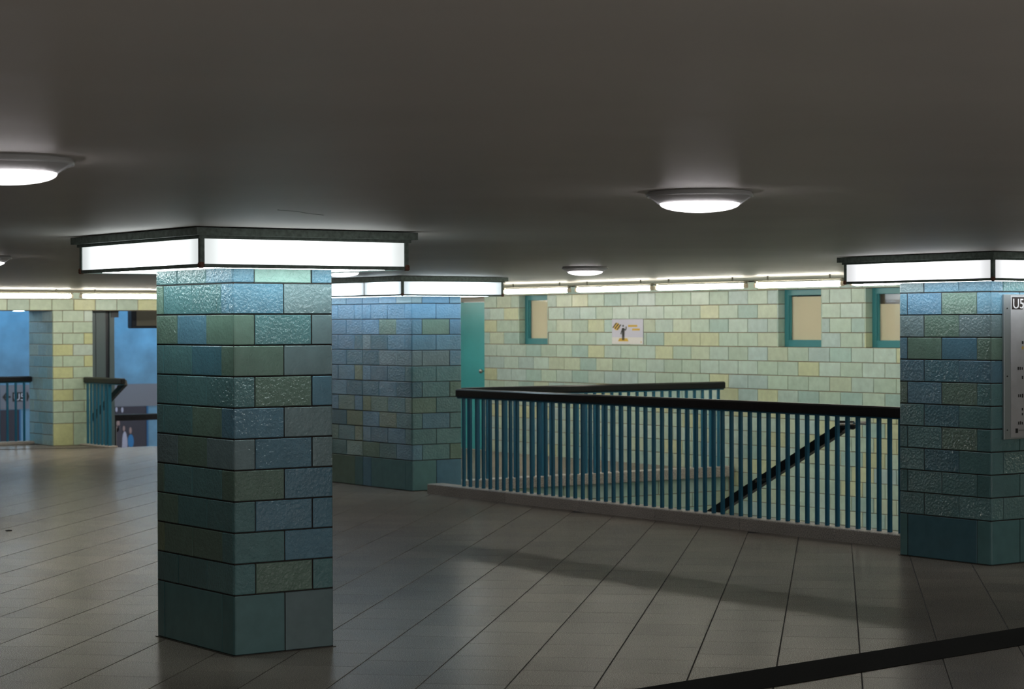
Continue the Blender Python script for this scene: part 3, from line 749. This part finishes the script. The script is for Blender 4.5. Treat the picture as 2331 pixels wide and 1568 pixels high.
# ================================================================ RAILINGS AND KERBS
def railing(name, a, b_, along, z0, ztop, spots, label, post_ends=True, cap_len=None):
    """a, b_: fixed coordinate and (start, end) of the run; along 'y' or 'x'"""
    s, e = b_; o = empty(name, (a, s, 0) if along == 'y' else (s, a, 0))
    rz = math.pi/2 if along == 'y' else 0
    o.rotation_euler = (0, 0, rz)
    Ln = e-s
    MB().cbox(0, Ln, -0.035, 0.035, ztop-0.078, ztop, 0.012).build('handrail', 'rail_black', o, smooth=35)
    MB().box(0.02, Ln-0.02, -0.02, 0.02, ztop-0.088, ztop-0.078).build('top_bar', 'rail_teal', o)
    me = me_new('baluster', box_v(-0.0125, 0.0125, -0.0125, 0.0125, z0, ztop-0.086), BOXF, 'rail_teal')
    for p in spots: link('baluster', me, o, (p-s, 0, 0))
    return tag(o, label, 'railing')
SA = [10.939-0.1075+0.10728*i for i in range(0, 54)]
SA = [v for v in SA if 10.45 < v < 16.45]
railing('stair_railing', 11.0, (10.44, 16.50), 'y', 0.093, 0.992, [10.507+0.1072*i for i in range(56) if 10.507+0.1072*i < 16.46], 'long near stair railing with blue balusters and black handrail between two columns')
railing('stair_railing', 17.5, (11.50, 15.11), 'x', 0.055, 0.966, [15.03-0.1115*i for i in range(32)], 'far stair railing meeting the pale tiled wall behind the near railing')
# the stair handrail hung on the inner side of the near railing
o = empty('stair_handrail', (11.2, 11.4, 0))
slope = (0.08-0.871)/(13.153-11.568)
za = lambda y: 0.871+slope*(y-11.568)-0.035
hr = MB(); hr.beam((0, 11.62-11.4, za(11.62)), (0, 18.4-11.4, za(18.4)), 0.05, 0.072); hr.build('rail', 'rail_black', o)
MB().cbox(-0.024, 0.024, 11.50-11.4, 11.66-11.4, 0.80, 0.862, 0.01).build('rail_end', 'rail_black', o)
lo = MB()
pts = [(-0.16, 0.10, 0.845), (0, 0.07, 0.845), (0, -0.02, 0.845), (0, -0.06, 0.86), (-0.16, -0.06, 0.86)]
for p, q in zip(pts, pts[1:]): lo.tube(p, q, 0.009, 8)
lo.build('rail_loop', 'chrome', o, smooth=40)
for y in (12.4, 13.4, 14.4, 15.4, 16.4):
    MB().tube((0, y-11.4, za(y)-0.03), (-0.185, y-11.4, za(y)-0.05), 0.008, 8).build('wall_bracket', 'rail_black', o)
tag(o, 'sloping black stair handrail seen between the balusters of the near railing', 'handrail')
def kerb(x0, x1, y0, y1, z0, z1, cuts, axis, label):
    o = empty('stair_kerb', (x0, y0, 0))
    for a, b_ in zip(cuts, cuts[1:]):
        g = 0.0015
        if axis == 'y': MB().cbox(0, x1-x0, a+g-y0, b_-g-y0, z0, z1, 0.006).build('kerb_stone', 'kerb', o)
        else: MB().cbox(a+g-x0, b_-g-x0, 0, y1-y0, z0, z1, 0.006).build('kerb_stone', 'kerb', o)
    return tag(o, label, 'kerb')
kerb(10.90, 11.08, 10.2, 16.88, -0.02, 0.093, [10.2, 11.40, 12.45, 13.484, 14.521, 15.60, 16.88], 'y', 'dark speckled stone kerb under the near stair railing')
kerb(11.50, 15.19, 17.42, 17.60, -0.055, 0.055, [11.50, 12.7, 13.9, 15.19], 'x', 'brown stone kerb under the far stair railing')
# stairs down
st = empty('staircase', (11.06, 11.55, 0)); n = 20
for i in range(n):
    y0 = i*0.30; z = -0.15*(i+1)
    MB().cbox(0.02, 4.12, y0, y0+0.33, z-0.15, z, 0.006).build('step', 'stair', st)
tag(st, 'stone staircase going down behind the near railing beside the tiled wall', 'stairs')
# railing in the far left opening
railing('stair_railing', 27.3, (9.25, 11.29), 'x', 0.04, 0.912, [11.183-0.118*i for i in range(16)], 'short railing across the far left stair opening before the direction sign')
kerb(9.22, 11.29, 27.2, 27.38, 0.0, 0.04, [9.22, 10.2, 11.29], 'x', 'low stone kerb under the railing in the far left opening')
# railing at the far right opening, end-on to the viewer
o = railing('stair_railing', 11.76, (25.41, 26.59), 'y', 0.02, 0.908, [26.526-0.113*i for i in range(7)], 'short railing beside the pier at the far right stair opening')
MB().box(0.41, 0.45, -0.02, 0.02, 0.021, 0.82).build('end_post', 'rail_teal', o)
kerb(11.66, 11.85, 25.78, 26.59, 0.0, 0.02, [25.78, 26.59], 'y', 'thin stone kerb under the short railing beside the pier')
o = empty('stair_handrail', (11.86, 25.5, 0))
hr = MB(); hr.beam((0, 0.06, 0.85), (0, 3.0, 0.85-0.476*2.94), 0.045, 0.07); hr.build('rail', 'rail_black', o)
MB().tube((0, 0.1, 0.83), (-0.1, 0.1, 0.80), 0.01, 8).build('wall_bracket', 'rail_black', o)
tag(o, 'sloping black handrail going down from the short railing beside the pier', 'handrail')
st = empty('staircase', (11.87, 25.75, 0))
for i in range(18):
    y0 = i*0.315; z = -0.15*(i+1); MB().cbox(0.01, 2.3, y0, y0+0.34, z-0.15, z, 0.006).build('step', 'stair', st)
tag(st, 'stone stairs going down in the far right opening, hidden below floor level', 'stairs')
# horizontal black rail lower in the stair hall
o = empty('landing_rail', (13.24, 29.0, 0)); MB().cbox(0, 1.6, -0.03, 0.03, 0.19, 0.285, 0.01).build('rail', 'rail_black', o)
for x in (0.05, 0.8, 1.5): MB().tube((x, 0, -1.64), (x, 0, 0.2), 0.018, 10).build('post', 'rail_black', o)
tag(o, 'black horizontal rail across the poster in the far right opening', 'handrail')
# grey steel gate post at the side of the far right opening
o = empty('gate_post', (12.0, 26.9, 0))
MB().box(0.0, 0.19, 0, 0.10, -0.25, 1.79).build('post', 'steel_grey', o)
MB().box(0.045, 0.18, -0.012, 0.0, 0.0, 1.76).build('cover_plate', 'steel_grey', o)
MB().box(0.19, 0.25, 0.03, 0.10, -0.25, 1.79).build('guide_channel', 'dark_box', o)
MB().box(0.25, 0.32, 0, 0.10, -0.25, 1.79).build('guide_rail', 'steel_grey', o)
MB().box(0.27, 0.38, -0.01, 0.08, 1.70, 1.79).build('top_bracket', 'dark_box', o)
tag(o, 'grey steel roller gate post beside the pier in the far right opening', 'post')
o = empty('hanging_sign_box', (13.09, 28.0, 1.55))
MB().cbox(0, 1.4, 0, 0.14, 0.0, 0.36, 0.012).build('housing', 'dark_box', o)
MB().box(0.075, 1.33, -0.004, 0.0, 0.035, 0.33).build('face', 'box_face', o)
MB().tube((0.2, 0.07, 0.36), (0.2, 0.07, 0.752), 0.012, 8).build('hanger', 'dark_box', o); MB().tube((1.2, 0.07, 0.36), (1.2, 0.07, 0.752), 0.012, 8).build('hanger', 'dark_box', o)
tag(o, 'dark hanging sign box under the lintel of the far right opening', 'sign')
# ================================================================ FAR SIGNS AND POSTERS
def far_box(name, x0, x1, z0, z1, mat, parent=None, dy=0.0, th=0.02):
    dy += 0.004
    return MB().box(x0*KS, x1*KS, FV-dy-th, FV-dy, fz(z0), fz(z1)).build(name, mat, parent)
def far_text(s, x, z, size, mat, parent):
    o = link('lettering', text_mesh(s, size*KS, mat), parent, (x*KS, FV-0.045, fz(z))); o.rotation_euler = (math.pi/2, 0, 0); return o
sg = empty('direction_sign', (0, 0, 0))
far_box('board', 12.0, 14.84, 0.118, 0.545, 'sign_grey', sg)
ar = MB()
def fp(x, z): return (x*KS, FV-0.03, fz(z))
def far_poly(pts, mat, name, parent, dy=0.03):
    v = [(x*KS, FV-dy, fz(z)) for x, z in pts]+[(x*KS, FV-dy+0.004, fz(z)) for x, z in pts]; n = len(pts)
    o = link(name, me_new(name, v, [tuple(range(n)), tuple(reversed(range(n, 2*n)))]+[(i, (i+1) % n, n+(i+1) % n, n+i) for i in range(n)], mat), parent); fixn(o); return o
far_poly([(14.335, 0.335), (14.41, 0.425), (14.435, 0.405), (14.385, 0.35), (14.49, 0.35), (14.49, 0.32), (14.385, 0.32), (14.435, 0.265), (14.41, 0.245)], 'black', 'arrow', sg)
em = far_box('emblem', 14.525, 14.725, 0.255, 0.415, 'black', sg, 0.021, 0.006)
far_text('U5', 14.537, 0.272, 0.175, 'white_board', em)
far_poly([(14.785, 0.255), (14.805, 0.255), (14.838, 0.335), (14.805, 0.415), (14.785, 0.415)], 'black', 'arrow_tip', sg)
tag(sg, 'grey sign band with arrow and U5 seen through the far left opening', 'sign')
ps = empty('dark_poster', (0, 0, 0)); far_box('sheet', 13.2, 14.645, -1.3, 0.105, 'poster_dark', ps); far_box('frame_edge', 14.645, 14.675, -1.3, 0.105, 'poster_edge', ps, 0, 0.03)
tag(ps, 'dark poster with blue edge below the grey sign band in the left opening', 'poster')
bd = empty('name_band', (0, 0, 0)); far_box('board', 15.9, 19.5, 0.113, 0.52, 'sign_grey', bd); tag(bd, 'plain grey band above the poster in the far right opening', 'sign')
ps = empty('people_poster', (0, 0, 0)); far_box('sheet', 16.35, 17.11, -1.3, 0.11, 'poster_dark', ps); far_box('frame_edge', 17.11, 17.145, -1.3, 0.11, 'poster_edge', ps, 0, 0.03)
def blob(cx, cz, rx, rz, mat, name): far_poly([(cx+rx*math.cos(t*math.pi/7), cz+rz*math.sin(t*math.pi/7)) for t in range(14)], mat, name, ps, 0.03)
blob(16.545, -0.19, 0.03, 0.06, 'skin', 'printed_head'); blob(16.655, -0.29, 0.022, 0.05, 'skin', 'printed_head'); blob(16.785, -0.33, 0.025, 0.06, 'skin', 'printed_head')
blob(16.56, -0.48, 0.065, 0.26, 'shirt_dark', 'printed_figure'); blob(16.52, -0.30, 0.035, 0.05, 'skin', 'printed_figure')
blob(16.67, -0.58, 0.055, 0.24, 'shirt_white', 'printed_figure'); blob(16.79, -0.53, 0.06, 0.13, 'shirt_blue', 'printed_figure'); blob(16.76, -0.66, 0.02, 0.05, 'shirt_white', 'printed_figure')
blob(16.51, 0.06, 0.022, 0.045, 'shirt_white', 'printed_mark'); blob(16.625, 0.05, 0.022, 0.05, 'shirt_white', 'printed_mark')
tag(ps, 'dark poster with three printed figures, one in blue, in the right opening', 'poster')
# ================================================================ SMALL PRINTED SIGN ON THE RIGHT WALL
sg = empty('instruction_sign', (WALL_U-0.002, 19.28, 1.355), -math.pi/2)   # local x runs to the right as seen, z up
W_, H_ = 0.575, 0.288
MB().box(-W_/2, W_/2, -0.006, 0.0, 0, H_).build('board', 'white_board', sg)
def flat(pts, mat, name, dy):
    pts = [((x-0.5)*W_, (1-y)*H_) for x, y in pts]; n = len(pts)
    v = [(x, -dy, z) for x, z in pts]+[(x, -dy+0.0008, z) for x, z in pts]
    o = link(name, me_new(name, v, [tuple(range(n)), tuple(reversed(range(n, 2*n)))]+[(i, (i+1) % n, n+(i+1) % n, n+i) for i in range(n)], mat), sg); fixn(o)
flat([(0, 0.72), (1, 0.72), (1, 1), (0, 1)], 'white', 'ground_print', 0.0068)
flat([(0.25, 0.76), (0.50, 0.76), (0.54, 0.88), (0.20, 0.88)], 'yellow', 'mat_print', 0.0078)
flat([(0.53, 0.23), (0.82, 0.23), (0.82, 0.31), (0.53, 0.31)], 'yellow', 'text_bar', 0.0078)
flat([(0.66, 0.37), (0.90, 0.37), (0.90, 0.45), (0.66, 0.45)], 'yellow', 'text_bar', 0.0078)
flat([(0.16+0.10*math.cos(t*math.pi/8), 0.29+0.15*math.sin(t*math.pi/8)) for t in range(16)], 'yellow', 'badge', 0.0078)
for k in (-0.06, 0.01, 0.08):
    flat([(0.08+k, 0.36+k*0.5), (0.20+k, 0.16+k*0.5), (0.225+k, 0.19+k*0.5), (0.10+k, 0.39+k*0.5)], 'brown_black', 'badge_stripe', 0.0086)
flat([(0.367+0.022*math.cos(t*math.pi/6), 0.265+0.042*math.sin(t*math.pi/6)) for t in range(12)], 'black', 'figure_head', 0.0086)
flat([(0.34, 0.35), (0.40, 0.35), (0.415, 0.38), (0.41, 0.60), (0.402, 0.84), (0.375, 0.84), (0.370, 0.62), (0.362, 0.84), (0.335, 0.84), (0.332, 0.60), (0.325, 0.38)], 'black', 'figure_body', 0.0086)
flat([(0.40, 0.36), (0.44, 0.42), (0.455, 0.29), (0.48, 0.29), (0.475, 0.40), (0.445, 0.46), (0.40, 0.42)], 'black', 'figure_arm', 0.0086)
flat([(0.34, 0.35), (0.36, 0.40), (0.315, 0.54), (0.315, 0.60), (0.28, 0.60), (0.29, 0.54)], 'black', 'figure_arm', 0.0086)
flat([(0.93, 0.88), (0.955, 0.88), (0.955, 0.93), (0.93, 0.93)], 'yellow', 'logo_print', 0.0078)
tag(sg, 'small white printed sign with black figure and yellow marks on the tiled wall', 'sign')
# ================================================================ LINE MAP ON THE RIGHT COLUMN
mp = empty('line_map', (10.686, C3[1]-0.001, 0.823))
MW, MH = 0.345, 0.952
MB().cbox(0, MW, -0.018, 0, 0, MH, 0.003).build('frame', 'alu', mp)
MB().box(0.062, MW-0.035, -0.020, -0.018, 0.012, MH-0.008).build('sheet', 'map_paper', mp)
bg = MB().box(0.072, 0.176, -0.0208, -0.020, MH-0.098, MH-0.018).build('badge', 'brown_black', mp)
t = link('lettering', text_mesh('U5', 0.092, 'white'), bg, (0.078, -0.0212, MH-0.092)); t.rotation_euler = (math.pi/2, 0, 0)
MB().box(0.176, MW-0.04, -0.0208, -0.020, MH-0.054, MH-0.018).build('route_bar', 'brown_black', mp)
MB().box(0.196, 0.204, -0.0208, -0.020, 0.105, MH-0.145).build('route_line', 'black', mp)
tk = MB()
for i in range(22):
    zz = 0.115+i*0.0325; tk.box(0.190, 0.196, -0.0208, -0.020, zz, zz+0.006)
tag(tk.build('stop_ticks', 'brown_black', mp), kind='stuff')
for (x, z, w, h, c) in ((0.168, 0.625, 0.014, 0.020, 'black'), (0.168, 0.59, 0.014, 0.020, 'yellow'), (0.126, 0.455, 0.012, 0.02, 'black'), (0.145, 0.455, 0.012, 0.02, 'black'), (0.166, 0.455, 0.010, 0.018, 'brown_black'), (0.167, 0.395, 0.012, 0.020, 'black'),
                         (0.131, 0.275, 0.010, 0.020, 'black'), (0.148, 0.275, 0.010, 0.020, 'black'), (0.166, 0.272, 0.014, 0.026, 'brown_black'), (0.166, 0.187, 0.012, 0.016, 'black'), (0.166, 0.155, 0.012, 0.016, 'black'), (0.131, 0.095, 0.010, 0.020, 'black'), (0.148, 0.095, 0.010, 0.022, 'brown_black'), (0.166, 0.095, 0.010, 0.018, 'black'), (0.105, 0.040, 0.024, 0.030, 'black')):
    MB().box(x, x+w, -0.0208, -0.020, z, z+h).build('pictogram', c, mp)
MB().box(0.135, 0.195, -0.0206, -0.020, 0.052, 0.062).build('fine_print', 'print_grey', mp)
MB().box(0.210, MW-0.045, -0.0206, -0.020, 0.10, MH-0.15).build('stop_names', 'print_grey', mp)
for zz in (0.062, 0.415, 0.86): MB().tube((0.028, -0.018, zz), (0.028, -0.0205, zz), 0.005, 10).build('screw', 'black', mp)
tag(mp, 'tall framed U5 line map on the face of the right column', 'map')
tag(MB().cbox(6.32, 6.36, 15.78, 15.82, 0.0, 0.006, 0.002).build('litter_scrap', 'gum'), 'tiny dark scrap lying on the floor at the left edge', 'litter')
